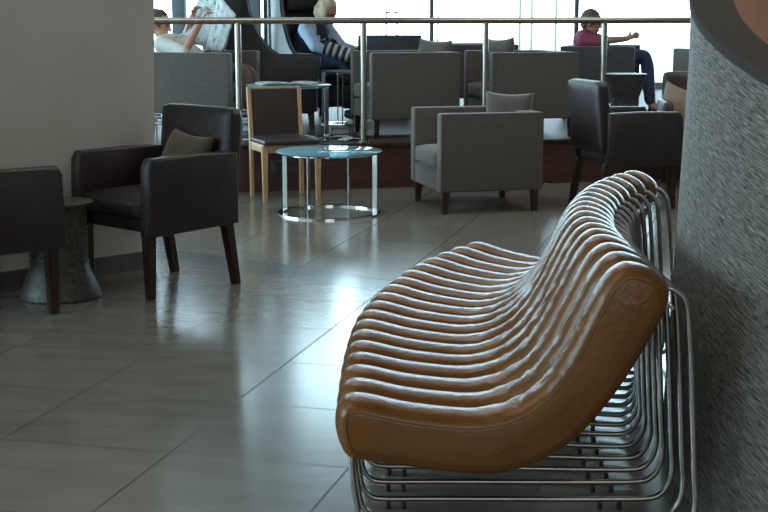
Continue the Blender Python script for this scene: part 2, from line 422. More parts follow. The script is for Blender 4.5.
# platform: boards on top, wood riser
x0, x1 = -8.0, 10.0
bm = nb()
vs = [bm.verts.new(p) for p in ((x0, edgeY(x0), 0), (x1, edgeY(x1), 0), (x1, 19, 0), (x0, 19, 0))]
f = bm.faces.new(vs); r_ = bmesh.ops.extrude_face_region(bm, geom=[f])
for v in r_['geom']:
    if isinstance(v, bmesh.types.BMVert): v.co.z = PZ - .02
struct(obj('trim_1', bm, 'platface'))
bm = nb()
vs = [bm.verts.new(p) for p in ((x0, edgeY(x0) - .02, PZ - .02), (x1, edgeY(x1) - .02, PZ - .02), (x1, 19, PZ - .02), (x0, 19, PZ - .02))]
f = bm.faces.new(vs); r_ = bmesh.ops.extrude_face_region(bm, geom=[f])
for v in r_['geom']:
    if isinstance(v, bmesh.types.BMVert): v.co.z = PZ
struct(obj('trim_2', bm, 'plattop'))
# left wall: curved in plan, ends at the walkway
wp = smooth_path([(-1.28, 7.57, 0), (-1.38, 7.46, 0), (-1.62, 7.22, 0), (-1.953, 6.885, 0), (-2.15, 6.72, 0), (-2.5, 6.58, 0), (-3.2, 6.45, 0), (-5.0, 6.3, 0), (-8.9, 6.2, 0)], 5)
back = [(-8.9, 6.6, 0), (-5, 6.75, 0), (-3.2, 6.9, 0), (-2.4, 7.1, 0), (-1.72, 7.68, 0), (-1.52, 7.93, 0), (-1.40, 7.82, 0)]
loop = [Vector(p) for p in wp] + [Vector(p) for p in back]
bm = nb(); rings = []
for z in (0, .5, 1, 1.5, 2.2, 4.4):
    rings.append([bm.verts.new((p.x + .028 * z * max(0, 1 - abs(p.x + 1.3) * 1.2), p.y, z)) for p in loop])
for A, B in zip(rings, rings[1:]):
    L = len(A)
    for i in range(L): bm.faces.new((A[i], A[(i + 1) % L], B[(i + 1) % L], B[i]))
bm.faces.new(rings[0]); bm.faces.new(rings[-1])
struct(obj('wall_left', bm, 'wall'))
bm = nb(); uvl = bm.loops.layers.uv.new('UVMap'); rows = []; s = 0; prev = None
for i, p in enumerate(wp):
    p = Vector(p); t = (Vector(wp[min(i + 1, len(wp) - 1)]) - Vector(wp[max(i - 1, 0)])).normalized(); nrm = Vector((-t.y, t.x, 0))
    if prev: s += (p - prev).length
    prev = p
    if nrm.y > 0: nrm = -nrm
    q = p + nrm * .012
    rows.append((s, [bm.verts.new((p.x, p.y, 0)), bm.verts.new((q.x, q.y, 0)), bm.verts.new((q.x, q.y, .098)), bm.verts.new((p.x, p.y, .10))]))
for (s0, a), (s1, b) in zip(rows, rows[1:]):
    for k in range(3):
        f = bm.faces.new((a[k], b[k], b[k + 1], a[k + 1]))
        for lp, ss in zip(f.loops, (s0, s1, s1, s0)): lp[uvl].uv = (ss, k)
bm.faces.new(rows[0][1]); struct(obj('baseboard_left', bm, 'baseboard'))

# window wall at the back and down the left side
WY = 19.0; WX = -8.0
bm = nb(); box(bm, (1, WY + .1, PZ / 2 + .04), (20, .2, PZ + .09)); box(bm, (1, WY + .1, 4.3), (20, .2, .3)); struct(obj('wall_back', bm, 'roomwall'))
mull = [-7.23, -5.26, -3.29, -1.61, .65, 2.62, 4.59, 6.56, 8.53]
for k, (a, b_) in enumerate(zip([-8] + mull, mull + [10.8])):
    bm = nb(); box(bm, ((a + b_) / 2, WY + .08, 2.3), (b_ - a, .012, 3.7)); w = struct(obj('window_%d' % (k + 1), bm, 'pane'))
    bm = nb(); box(bm, (b_ if b_ < 10 else 10.75, WY + .08, 2.3), (.055, .12, 3.7), .004); obj('window_frame', bm, 'mullion', w)
    if abs(b_ - .65) < .01:
        bm = nb(); box(bm, (b_ + .085, WY + .08, 2.3), (.02, .06, 3.7)); obj('window_frame', bm, 'mullion', w)
for k, (a, b_) in enumerate(((-2.83, -2.66), (-2.43, -2.04), (-1.83, -1.66))):
    bm = nb(); box(bm, ((a + b_) / 2, WY - .2, PZ + 2), (b_ - a, .25, 4.02), .01); struct(obj('trim_%d' % (k + 3), bm, 'pillar'))
bm = nb(); box(bm, (-1.42, WY - .02, 2.35), (.30, .01, 3.6)); tag(obj('sheer_blind', bm, 'blind'), 'pale sheer blind strip hanging at the window between the two wingback chairs', 'blind')
# left side windows behind the left wall
bm = nb(); box(bm, (WX - .1, 12.8, PZ / 2 + .04), (.2, 12.6, PZ + .09)); box(bm, (WX - .1, 12.8, 4.3), (.2, 12.6, .3)); struct(obj('wall_side', bm, 'roomwall'))
for k in range(6):
    ya = 6.7 + k * 2.05
    bm = nb(); box(bm, (WX - .06, ya + 1.025, 2.3), (.012, 2.05, 3.7)); w = struct(obj('window_%d' % (k + 20), bm, 'pane'))
    bm = nb(); box(bm, (WX - .06, ya, 2.3), (.12, .06, 3.7), .004); obj('window_frame', bm, 'mullion', w)
bm = nb(); box(bm, (WX - .9, 1.3, 1.0), (.2, 10.6, 2.0)); box(bm, (WX - .9, 1.3, 4.3), (.2, 10.6, .3)); struct(obj('wall_end', bm, 'roomwall'))
for k in range(5):
    ya = -3.9 + k * 2.08
    bm = nb(); box(bm, (WX - .9, ya + 1.04, 3.08), (.012, 2.08, 2.16)); w = struct(obj('window_%d' % (k + 30), bm, 'pane'))
    bm = nb(); box(bm, (WX - .9, ya, 3.08), (.12, .06, 2.16), .004); obj('window_frame', bm, 'mullion', w)
# outside: apron and lamp poles
bm = nb(); box(bm, (0, 60, -.6), (160, 81.5, .1)); struct(obj('ground', bm, 'asphalt'))
POLES = [(3.35, 34.5, 'thin lamp pole outside the window, left of the close pair'), (3.62, 34.3, 'thin lamp pole outside the window, middle of three'), (4.25, 34.6, 'thin lamp pole outside the window, rightmost of three')]
for (px_, py_, lb) in POLES:
    t = thing('light_pole', lb, 'pole', (px_, py_, -.55))
    bm = nb(); tube(bm, [(0, 0, 0), (0, 0, 9)], [.035, .025], 12); obj('pole', bm, 'pole', t)
    bm = nb(); box(bm, (0, 0, .03), (.25, .25, .06), .01); obj('base_plate', bm, 'pole', t)
    bm = nb(); box(bm, (0, -.15, 9.02), (.14, .5, .06), .02); obj('lamp_head', bm, 'pole', t)

# ------------------------------------------------------------------ round pod at the right
PC = Vector((3.18, 3.98)); 
def podtop(y): return 1.24 + .225 * (y - 3.53)
def podr(z): return 2.30 - .036 * z + .05 * max(0, z - 1.25)
t = thing('curved_pod', 'large round pod clad in grey bark-like strokes, cut off aslant at the top', 'pod wall', (PC.x, PC.y, 0))
def shell(rf, zlo, th0=0):
    bm = nb(); uvl = bm.loops.layers.uv.new('UVMap'); n = 200; m = 26; G = []
    for i in range(n + 1):
        a = 2 * PI * i / n; col = []
        zt = podtop(PC.y + 2.26 * math.sin(a))
        for j in range(m + 1):
            z = zlo + (zt - zlo) * j / m; r = rf(z); col.append((bm.verts.new((r * math.cos(a), r * math.sin(a), z)), a * 2.3, z))
        G.append(col)
    for i in range(n):
        for j in range(m):
            q = (G[i][j], G[i + 1][j], G[i + 1][j + 1], G[i][j + 1]); f = bm.faces.new([w[0] for w in q])
            for lp, w in zip(f.loops, q): lp[uvl].uv = (w[1], w[2])
    bmesh.ops.remove_doubles(bm, verts=bm.verts, dist=1e-5); return bm
def obj_keep(name, bm, m, parent):
    me = bpy.data.meshes.new(name); bm.to_mesh(me); bm.free()
    for p in me.polygons: p.use_smooth = True
    me.materials.append(M[m]); o = bpy.data.objects.new(name, me); C.objects.link(o); o.parent = parent; return o
obj_keep('cladding', shell(podr, 0), 'bark', t)
obj_keep('lining', shell(lambda z: podr(z) - .125, 0), 'copper', t)
bm = nb(); n = 200; G = []
for i in range(n):
    a = 2 * PI * i / n; zt = podtop(PC.y + 2.26 * math.sin(a)); ro = podr(zt)
    G.append([bm.verts.new(((ro + d) * math.cos(a), (ro + d) * math.sin(a), zt + e)) for d, e in ((.004, -.02), (.006, -.002), (0, .006), (-.125, .006), (-.130, 0), (-.129, -.03))])
for i in range(n):
    A, B = G[i], G[(i + 1) % n]
    for k in range(5): bm.faces.new((A[k], B[k], B[k + 1], A[k + 1]))
obj('rim', bm, 'rim', t)
bm = nb(); lathe(bm, [(0, .002), (2.17, .002), (2.17, .02), (0, .02)], 64); obj('pod_floor', bm, 'rim', t)

# ------------------------------------------------------------------ ribbed leather bench
NR = 18
Bk = [(.721, 3.42), (.722, 3.83), (.728, 4.24), (.763, 4.565), (.806, 4.788), (.87, 5.03), (.969, 5.28), (1.06, 5.44)]
Fk = [(-.036, 3.429), (-.055, 3.67), (-.070, 3.913), (-.062, 4.13), (-.039, 4.33), (.0, 4.60), (.047, 4.876), (.107, 5.15), (.180, 5.41), (.261, 5.628), (.364, 5.852)]
def arc(pts):
    P = smooth_path([(x, y, 0) for x, y in pts], 10); s = [0]
    for a, b in zip(P, P[1:]): s.append(s[-1] + (b - a).length)
    def at(d):
        d = max(0, min(s[-1], d))
        for i in range(len(s) - 1):
            if d <= s[i + 1] + 1e-9: return P[i].lerp(P[i + 1], (d - s[i]) / max(1e-9, s[i + 1] - s[i]))
        return P[-1]
    return at, s[-1]
bat, bl = arc(Bk); fat, fl_ = arc(Fk)
cum = [0, .15, .295, .44, .55, .66, .78, .91, 1.02]; cum += [1.02 + (bl - 1.02) * (k + 1) / 9 for k in range(9)]
OUT = [(-.108, .29), (-.121, .335), (-.121, .372), (-.108, .402), (-.082, .415), (-.038, .411), (.064, .389), (.204, .374), (.28, .380), (.344, .402), (.407, .449), (.462, .525), (.504, .610), (.551, .708), (.585, .750), (.62, .766), (.666, .757), (.705, .733), (.721, .700), (.716, .664), (.698, .622), (.657, .542), (.597, .442), (.523, .345), (.449, .280), (.373, .240), (.282, .220), (.194, .222), (.091, .235), (-.013, .250), (-.085, .262)]
OUT = [(.721 - x, z) for x, z in OUT]
outl = smooth_path([(a, b, 0) for a, b in OUT], 8, True)
def resample(P, n):
    P = P + [P[0]]; s = [0]
    for a, b in zip(P, P[1:]): s.append(s[-1] + (b - a).length)
    out = []; j = 0
    for k in range(n):
        d = s[-1] * k / n
        while s[j + 1] < d: j += 1
        out.append(P[j].lerp(P[j + 1], (d - s[j]) / (s[j + 1] - s[j])))
    return out
outl = [(p.x, p.y) for p in resample(outl, 150)]
bench = thing('ribbed_bench', 'long curved lounge bench of tan leather ribs on bent steel tube frames', 'bench', (.35, 4.4, 0))
BO = Vector((.35, 4.4, 0))
_t = [Vector((outl[(k + 4) % 150][0] - outl[k - 4][0], outl[(k + 4) % 150][1] - outl[k - 4][1])).normalized() for k in range(150)]
_ar = sum(outl[k][0] * outl[(k + 1) % 150][1] - outl[(k + 1) % 150][0] * outl[k][1] for k in range(150))
outg = [(a + (t_.y if _ar > 0 else -t_.y) * .006, b2 - (t_.x if _ar > 0 else -t_.x) * .006) for (a, b2), t_ in zip(outl, _t)]
ribs = []
for i in range(NR):
    b = bat(cum[i]); f = fat(fl_ * i / (NR - 1)); d = (f - b).normalized(); n = Vector((-d.y, d.x, 0))
    if n.y < 0: n = -n
    ribs.append((b - BO + n * .045, d, n))
for i, (o, d, n) in enumerate(ribs):
    def gap(s):
        q = []
        if i: q.append(((o + d * s) - (ribs[i - 1][0] + ribs[i - 1][1] * s)).length)
        if i < NR - 1: q.append(((o + d * s) - (ribs[i + 1][0] + ribs[i + 1][1] * s)).length)
        return sum(q) / len(q)
    wb, wf = min(.128, gap(.05) * .97), min(.14, gap(.75) * .93)
    # pad
    bm = nb(); L = len(outl); P = [Vector((a, b2)) for a, b2 in outg]
    area = sum(P[k].x * P[(k + 1) % L].y - P[(k + 1) % L].x * P[k].y for k in range(L))
    sg = 1 if area > 0 else -1; nr = []
    for k in range(L):
        tt = (P[(k + 4) % L] - P[k - 4]).normalized(); nr.append(Vector((-tt.y, tt.x)) * sg)
    lay = []
    for q in range(7):
        th = q / 6 * PI / 2; lay.append((-1 + .36 * (1 - math.cos(PI / 2 - th + 0)) * 0 + 0, th))
    prof = [(-1.0 + .44 * (1 - math.cos(q / 6 * PI / 2)) , .024 * (1 - math.sin(q / 6 * PI / 2))) for q in range(7)]
    prof = [(-1.0, .030)] + [(-math.cos(q / 9 * PI / 2), .030 * (1 - math.sin(q / 9 * PI / 2))) for q in range(1, 9)]
    prof = prof + [(0.0, 0.0)] + [(-a, b2) for a, b2 in reversed(prof)]
    rings = []
    rnd = random.random() * 9
    for (w, ins) in prof:
        rg = []
        for k in range(L):
            p = P[k] + nr[k] * ins; s = p.x; hw = (wb + (wf - wb) * max(0, min(1, s / .8))) / 2
            # creases where the leather bends between seat and back
            bend = math.exp(-((s - .33) / .17) ** 2) if nr[k].y < .2 else 0
            cr = .0055 * bend * noise.noise(Vector((k * .75 + rnd, w * 1.3, i))) * (1 if abs(w) < .99 else .3)
            p = p + nr[k] * cr
            v = o + d * p.x + n * (w * hw); rg.append(bm.verts.new((v.x, v.y, p.y)))
        rings.append(rg)
    for A, B in zip(rings, rings[1:]):
        for k in range(L): bm.faces.new((A[k], A[(k + 1) % L], B[(k + 1) % L], B[k]))
    # slightly domed side panels, built as inset rings
    for side, rg in ((-1, rings[0]), (1, rings[-1])):
        prev = rg
        for (ins, ex) in ((.034, .0015), (.038, .0025)):
            new = []
            for k in range(L):
                p = P[k] + nr[k] * ins; s = p.x; hw = (wb + (wf - wb) * max(0, min(1, s / .8))) / 2 + ex
                v = o + d * p.x + n * (side * hw); new.append(bm.verts.new((v.x, v.y, p.y)))
            for k in range(L): bm.faces.new((prev[k], prev[(k + 1) % L], new[(k + 1) % L], new[k]))
            prev = new
        ff = bm.faces.new(prev); 
    pad = obj('seat_rib', bm, 'tan', bench, smooth=80)
    if i == 0: pad['label'] = 'end rib showing its full leather side and stitched seam'
    # seam
    bm = nb(); sp_ = []
    for k in range(L):
        p = P[k] + nr[k] * .0322; s = p.x; hw = (wb + (wf - wb) * max(0, min(1, s / .8))) / 2 + .0014
        v = o + d * p.x - n * hw; sp_.append((v.x, v.y, p.y))
    tube(bm, sp_, .0013, 5, closed=True); obj('stitched_seam', bm, 'seam', pad)
    # tube frame
    path = [(.06, .68), (.0, .704), (-.030, .694), (-.052, .668), (-.062, .61), (-.072, .50), (-.082, .36), (-.092, .20), (-.098, .125), (-.088, .075), (-.062, .042), (-.02, .032), (.10, .030), (.35, .030), (.60, .030), (.73, .030), (.765, .042), (.784, .070), (.794, .12), (.803, .19), (.807, .25), (.80, .29)]
    pp = [o + d * a + Vector((0, 0, b2)) for a, b2 in path]
    bm = nb(); tube(bm, smooth_path(pp, 4), .0085, 10); fr = obj('frame_tube', bm, 'frame_steel', bench, smooth=60)
    for s in (.05, .105, .665, .71):
        c = o + d * s; bm = nb(); tube(bm, [(c.x, c.y, 0), (c.x, c.y, .02)], [.0075, .0065], 10); obj('rubber_foot', bm, 'rubber', fr)
for s, z in ((-.018, .652), (.72, .262)):
    bm = nb(); pts = [o + d * s + Vector((0, 0, z)) for (o, d, n) in ribs]; tube(bm, smooth_path(pts, 3), .006, 8); obj('cross_rail', bm, 'frame_steel', bench)

# ------------------------------------------------------------------ dark leather armchairs
def leather_chair(label, loc, rz, group):
    t = thing('leather_armchair', label, 'armchair', loc, rz, group)
    for sx in (-1, 1):
        bm = nb()
        poly = [(-.335, .315), (-.33, .50), (-.325, .66), (-.30, .70), (0, .705), (.19, .700), (.245, .695), (.245, .33), (0, .322)]
        # XZ polygon -> depth along Y: rotate
        prism(bm, [(a, b) for a, b in poly], -.038, .038, .014, Matrix.Translation((sx * .290, 0, 0)) @ Matrix.Rotation(PI / 2, 4, 'Z'))
        arm = obj('arm', bm, 'dark_leather', t, smooth=50)
        bm = nb(); tube(bm, fillet([(sx * .3245, -.323, .34), (sx * .3245, -.317, .5), (sx * .3245, -.311, .685), (sx * .3245, 0, .695), (sx * .3245, .23, .688)], .03), .0045, 6); obj('piping', bm, 'dark_leather', arm)
    bm = nb(); puff(bm, (0, -.03, .395), (.50, .52, .15), .03, (0, .0, 0)); obj('seat_base', bm, 'dark_leather', t, smooth=70)
    bm = nb(); puff(bm, (0, -.055, .445), (.496, .53, .11), .035, (0, .008, .022)); obj('seat_cushion', bm, 'dark_leather', t, smooth=70)
    tilt = Matrix.Translation((0, .238, .42)) @ Matrix.Rotation(R(-5), 4, 'X')
    bm = nb(); puff(bm, (0, 0, .245), (.575, .10, .51), .035, (0, .012, .0), tilt, 10); bk = obj('backrest', bm, 'dark_leather', t, smooth=70)
    for bx in (-.14, .14):
        bm = nb(); bmesh.ops.create_uvsphere(bm, u_segments=12, v_segments=8, radius=.014, matrix=tilt @ Matrix.Translation((bx, -.058, .36)) @ Matrix.Diagonal((1, .4, 1, 1))); obj('button', bm, 'dark_leather', bk)
    for sx in (-1, 1):
        bm = nb(); taper_leg(bm, (sx * .26, -.285), (sx * .26, -.285), .055, .042, .33, 0); obj('leg', bm, 'darkwood', t, 30)
        bm = nb(); taper_leg(bm, (sx * .255, .215), (sx * .255, .275), .055, .042, .34, 0); obj('leg', bm, 'darkwood', t, 30)
    return t
g1 = 'dark leather armchairs'
lc = leather_chair('dark brown leather armchair by the left wall with an olive cushion', (-1.150, 7.07, 0), front_to_rz(-.68, -.73), g1)
l2 = dup(lc, (-1.942, 6.333, 0), front_to_rz(.69, .724), 'dark brown leather armchair cut off by the left edge of the photo')
rc = dup(lc, (1.734, 10.065, 0), front_to_rz(.968, .25), 'dark leather armchair seen from behind beyond the bench, next to the pod')
fc = dup(lc, (2.55, 11.13, 0), front_to_rz(-.10, -.995), 'dark brown leather armchair with a beige cushion, half hidden by the pod')
def place_pillow(label, m, w, h, th, loc, rz, tiltx, roll=0, name='cushion'):
    bm = pillow(w, h, th); o = obj(name, bm, m, smooth=180); o.rotation_mode = 'XYZ'
    o.matrix_world = Matrix.Translation(loc) @ Matrix.Rotation(rz, 4, 'Z') @ Matrix.Rotation(tiltx, 4, 'X') @ Matrix.Rotation(roll, 4, 'Y')
    return tag(o, label, 'cushion')
def onchair(ch, x, y, z):
    v = Matrix.Rotation(ch.rotation_euler[2], 4, 'Z') @ Vector((x, y, z)); return (ch.location[0] + v.x, ch.location[1] + v.y, ch.location[2] + v.z)
place_pillow('olive-brown cushion leaning in the leather armchair by the left wall', 'brown_fab', .36, .36, .11, onchair(lc, .03, .115, .625), lc.rotation_euler[2], R(-24), R(6))
place_pillow('beige cushion in the leather armchair half hidden by the pod', 'beige_fab', .38, .38, .13, onchair(fc, -.15, .10, .62), fc.rotation_euler[2], R(-18), R(20))
place_pillow('dark teal cushion in the leather armchair beyond the bench', 'teal_fab', .36, .36, .12, onchair(rc, .02, .12, .60), rc.rotation_euler[2], R(-20), R(25))

# ------------------------------------------------------------------ boxy fabric armchairs
def cube_chair(label, loc, rz, m='grey', W=.78, D=.76, ah=.705, bh=.705, group='boxy grey armchairs', name='fabric_armchair', m2=None):
    t = thing(name, label, 'armchair', loc, rz, group); m2 = m2 or m; zb = .155
    for sx in (-1, 1):
        bm = nb(); box(bm, (sx * (W / 2 - .05), 0, (ah + zb) / 2), (.10, D, ah - zb), .016, 3); arm = obj('arm', bm, m2, t, 60)
        bm = nb(); x = sx * (W / 2 - .004)
        tube(bm, fillet([(x, -D / 2 + .006, zb + .02), (x, -D / 2 + .006, ah - .006), (x, D / 2 - .006, ah - .006), (x, D / 2 - .006, zb + .02)], .02), .004, 6); obj('piping', bm, m2, arm)
    bm = nb(); box(bm, (0, D / 2 - .065, (bh + zb) / 2), (W - .2, .13, bh - zb), .016, 3); obj('backrest', bm, m, t, 60)
    bm = nb(); box(bm, (0, -.04, .23), (W - .2, D - .09, .15), .01, 2); obj('seat_base', bm, m, t, 60)
    bm = nb(); puff(bm, (0, -.07, .372), (W - .206, D - .13, .13), .035, (0, .012, .012)); obj('seat_cushion', bm, m, t, 70)
    for sx in (-1, 1):
        for sy in (-1, 1):
            bm = nb(); taper_leg(bm, (sx * (W / 2 - .045), sy * (D / 2 - .05)), (sx * (W / 2 - .045), sy * (D / 2 - .045)), .05, .038, zb + .004, 0); obj('leg', bm, 'darkwood', t, 30)
    return t
rz0 = front_to_rz(-.968, -.25)
main = cube_chair('boxy grey fabric armchair on the tiled floor in front of the platform', (.665, 10.035, 0), rz0)
A = dup(main, (.172, 11.87, PZ), rz0, 'boxy grey armchair on the platform nearest the glass coffee table, behind the rail')
Cc = dup(main, (1.165, 11.93, PZ), rz0, 'boxy grey armchair on the platform directly behind the single floor-level grey armchair')
D_ = dup(main, (.93, 14.75, PZ), rz0, 'boxy grey armchair farthest back, seen between the two front platform armchairs')
E_ = cube_chair('charcoal armchair in which the man in the maroon shirt sits', (2.17, 13.95, PZ), front_to_rz(.968, -.25), 'grey_dark', D=.72)
G1 = cube_chair('boxy grey armchair under the man reading a newspaper', (-1.545, 11.87, PZ), front_to_rz(.968, -.25))
G2 = dup(main, (3.16, 12.7, PZ), front_to_rz(-.25, .968), 'grey armchair at the far right, just left of the pod edge')
Bc = cube_chair('dark wide armchair with a higher back facing the camera by the windows', (.06, 14.18, PZ), front_to_rz(0, -1), 'grey_dark', W=.86, D=.76, ah=.69, bh=.80, group=None, m2='grey')
place_pillow('grey cushion in the floor-level boxy armchair', 'grey', .36, .36, .15, (.90, 10.02, .655), rz0 + R(64), R(-8), R(2))
place_pillow('grey cushion in the platform armchair nearest the glass table', 'grey', .36, .36, .15, (.42, 11.95, PZ + .63), rz0 + R(35), R(-10), R(3))
place_pillow('light grey cushion in the platform armchair behind the floor-level grey one', 'grey', .36, .36, .15, (1.0, 12.1, PZ + .64), rz0 + R(20), R(-8), R(-3))

# ------------------------------------------------------------------ round glass tables
def glass_table(label, loc, r, h, a0, leggroup='round glass tables', n=4):
    t = thing('glass_table', label, 'table', loc, 0, leggroup)
    bm = nb(); lathe(bm, [(0, h - .012), (r - .004, h - .012), (r, h - .008), (r, h - .004), (r - .004, h), (0, h)], 72); obj('tabletop', bm, 'tabletop', t, 50)
    bm = nb(); lathe(bm, [(r - .045, 0), (r - .005, 0), (r - .005, .012), (r - .045, .012), (r - .045, 0)], 72); obj('base_ring', bm, 'chrome', t, 30)
    bm = nb(); lathe(bm, [(r - .05, h - .024), (r - .03, h - .024), (r - .03, h - .0125), (r - .05, h - .0125), (r - .05, h - .024)], 72); obj('top_ring', bm, 'chrome', t, 30)
    for k in range(n):
        a = a0 + k * 2 * PI / n; bm = nb(); mt = Matrix.Rotation(a, 4, 'Z')
        box(bm, (r - .025, 0, h / 2 - .006), (.036, .010, h - .014), .002, 1, mt); obj('leg', bm, 'chrome', t, 30)
    return t
T0 = glass_table('round glass coffee table with chrome ring base on the tiled floor', (-.385, 9.66, 0), .372, .445, R(-22))
T1 = glass_table('round glass table with newspapers on it, on the platform behind the oak chair', (-.775, 11.34, PZ), .345, .455, R(20))
T2 = glass_table('small round glass table beside the seated woman', (-.41, 12.93, PZ), .18, .50, R(10))

# hammered metal drum stools
def drum(label, loc, prof, m, studs):
    t = thing('drum_table', label, 'side table', loc)
    bm = nb(); lathe(bm, prof, 64); obj('body', bm, m, t, 35)
    zt = prof[-1][1]
    bm = nb(); rr = max(p[0] for p in prof[-5:]) ; lathe(bm, [(0, zt - .014), (rr - .004, zt - .014), (rr, zt - .008), (rr, zt - .002), (rr - .006, zt + .002), (0, zt + .002)], 64); obj('top', bm, m, t, 35)
    if studs:
        for row, z in enumerate((.215, .265, .315)):
            for k in range(16):
                a = 2 * PI * (k + .5 * (row % 2)) / 16
                bm = nb(); bmesh.ops.create_uvsphere(bm, u_segments=10, v_segments=6, radius=.0075, matrix=Matrix.Translation((.1415 * math.cos(a), .1415 * math.sin(a), z))); obj('stud', bm, m, t)
    return t
drum('dark hammered metal drum stool with studded band between the two left armchairs', (-1.617, 6.765, 0),
     [(.0, 0), (.196, 0), (.202, .006), (.198, .03), (.180, .07), (.160, .115), (.146, .16), (.141, .178), (.147, .180), (.147, .188), (.141, .190), (.141, .342), (.147, .344), (.147, .352), (.141, .355), (.140, .40), (.146, .44), (.160, .462), (.178, .470), (.178, .478)], 'hammered', True)
drum('grey metal tub table with a wide top near the man in maroon', (2.14, 12.33, PZ),
     [(.0, 0), (.150, 0), (.154, .01), (.140, .08), (.128, .2), (.126, .29), (.135, .31), (.155, .38), (.172, .44), (.190, .485), (.192, .495)], 'tubgrey', False)

# ------------------------------------------------------------------ oak side chair
f = Vector((.36, -.93, 0)).normalized()
oc = thing('oak_chair', 'light oak dining chair with dark padded seat and back, by the platform', 'chair', (-.765, 10.49, 0), front_to_rz(f.x, f.y))
for sx in (-1, 1):
    bm = nb(); taper_leg(bm, (sx * .208, -.20), (sx * .208, -.20), .045, .032, .42, 0); obj('leg', bm, 'lightwood', oc, 30)
    bm = nb(); poly = [(.165, .0), (.198, .0), (.205, .42), (.262, .835), (.232, .835), (.168, .42)]
    prism(bm, poly, -.015, .015, .003, Matrix.Translation((sx * .20, 0, 0)) @ Matrix.Rotation(PI / 2, 4, 'Z')); obj('leg', bm, 'lightwood', oc, 30)
    bm = nb(); box(bm, (sx * .20, -.01, .395), (.022, .36, .06), .003); obj('side_rail', bm, 'lightwood', oc, 30)
bm = nb(); box(bm, (0, -.20, .395), (.38, .022, .06), .003); obj('front_rail', bm, 'lightwood', oc, 30)
bm = nb(); puff(bm, (0, -.025, .443), (.44, .44, .045), .02, (0, 0, .01)); obj('seat', bm, 'dark_leather', oc, 70)
bt = Matrix.Translation((0, .205, .47)) @ Matrix.Rotation(R(-8), 4, 'X')
bm = nb(); box(bm, (0, .0, .175), (.375, .035, .345), .008, 2, bt); obj('backrest', bm, 'dark_pad', oc, 50)
bm = nb(); box(bm, (0, .003, .357), (.425, .03, .016), .003, 1, bt); obj('top_rail', bm, 'lightwood', oc, 30)

# ------------------------------------------------------------------ steel railing
rl = thing('railing', 'brushed steel handrail on posts along the platform edge', 'railing', (0, edgeY(0), PZ))
ox, oy, oz = 0, edgeY(0), PZ
def rp(x, y, z): return (x - ox, y - oy, z - oz)
posts = []
for px in (118, 237.5, 363.5, 486, 605, 728):
    k = (px - 384) / 1401; x = k * 11
    for _ in range(8): x = k * (edgeY(x) + .11 - 0)
    posts.append((x, edgeY(x) + .11))
bm = nb(); tube(bm, [rp(posts[0][0] - 1.5, edgeY(posts[0][0] - 1.5) + .11, 1.333), rp(posts[-1][0] + 1.5, edgeY(posts[-1][0] + 1.5) + .11, 1.331)], .026, 20); obj('handrail', bm, 'steel', rl)
for (x, y) in posts:
    bm = nb(); tube(bm, [rp(x, y, PZ), rp(x, y, 1.315)], .0245, 20); p = obj('post', bm, 'steel', rl)
    bm = nb(); q = rp(x, y, PZ); lathe(bm, [(0, 0), (.045, 0), (.045, .008), (.03, .012), (0, .012)], 24, q); obj('flange', bm, 'steel', p)

# ------------------------------------------------------------------ tall wingback chairs
def wingback(label, loc, rz):
    t = thing('wingback_chair', label, 'armchair', loc, rz, 'tall wingback chairs')
    W = .56
    crv = [(p.x, p.y) for p in smooth_path([(-.06, .648, 0), (.02, .70, 0), (.10, .80, 0), (.17, .93, 0), (.215, 1.08, 0), (.222, 1.22, 0), (.20, 1.36, 0), (.165, 1.44, 0)], 5)]
    a_ = [(p.x, p.y) for p in fillet([(.42, .14, 0), (-.36, .14, 0), (-.42, .645, 0), crv[0] + (0,)], .035)][1:-1]
    pl = [(.42, .14)] + a_ + crv + [(.22, 1.485), (.34, 1.50), (.44, 1.49)]
    for sx in (-1, 1):
        bm = nb(); prism(bm, pl, -.03, .03, .014, Matrix.Translation((sx * (W / 2 - .03), 0, 0)) @ Matrix.Rotation(PI / 2, 4, 'Z')); w = obj('wing', bm, 'black_leather', t, 50)
        bm = nb(); e = [(sx * (W / 2 - .03) , p[0], p[1]) for p in pl[7:7 + len(crv) + 4]]
        tube(bm, e, .007, 6); obj('piping', bm, 'black_leather', w)
    bm = nb(); puff(bm, (0, .39, .83), (W - .11, .10, 1.30), .04, (0, .01, 0)); bk = obj('backrest', bm, 'black_leather', t, 60)
    bm = nb(); puff(bm, (0, .30, 1.20), (W - .18, .10, .34), .045, (0, .02, 0)); obj('headrest', bm, 'black_leather', t, 60)
    bm = nb(); puff(bm, (0, -.03, .25), (W - .13, .72, .22), .03); obj('seat_base', bm, 'black_leather', t, 60)
    bm = nb(); puff(bm, (0, -.05, .40), (W - .13, .70, .12), .04, (0, .01, .015)); obj('seat_cushion', bm, 'black_leather', t, 60)
    for sx in (-1, 1):
        for sy in (-.33, .36):
            bm = nb(); taper_leg(bm, (sx * .23, sy), (sx * .23, sy * 1.03), .05, .035, .145, 0); obj('leg', bm, 'darkwood', t, 30)
    return t
w1 = wingback('tall black wingback chair in profile behind the newspaper, empty', (-1.00, 12.62, PZ), front_to_rz(.995, .085))
w2 = dup(w1, (-.655, 13.50, PZ), front_to_rz(.5, -.866), 'tall black wingback chair in which the blond woman sits')

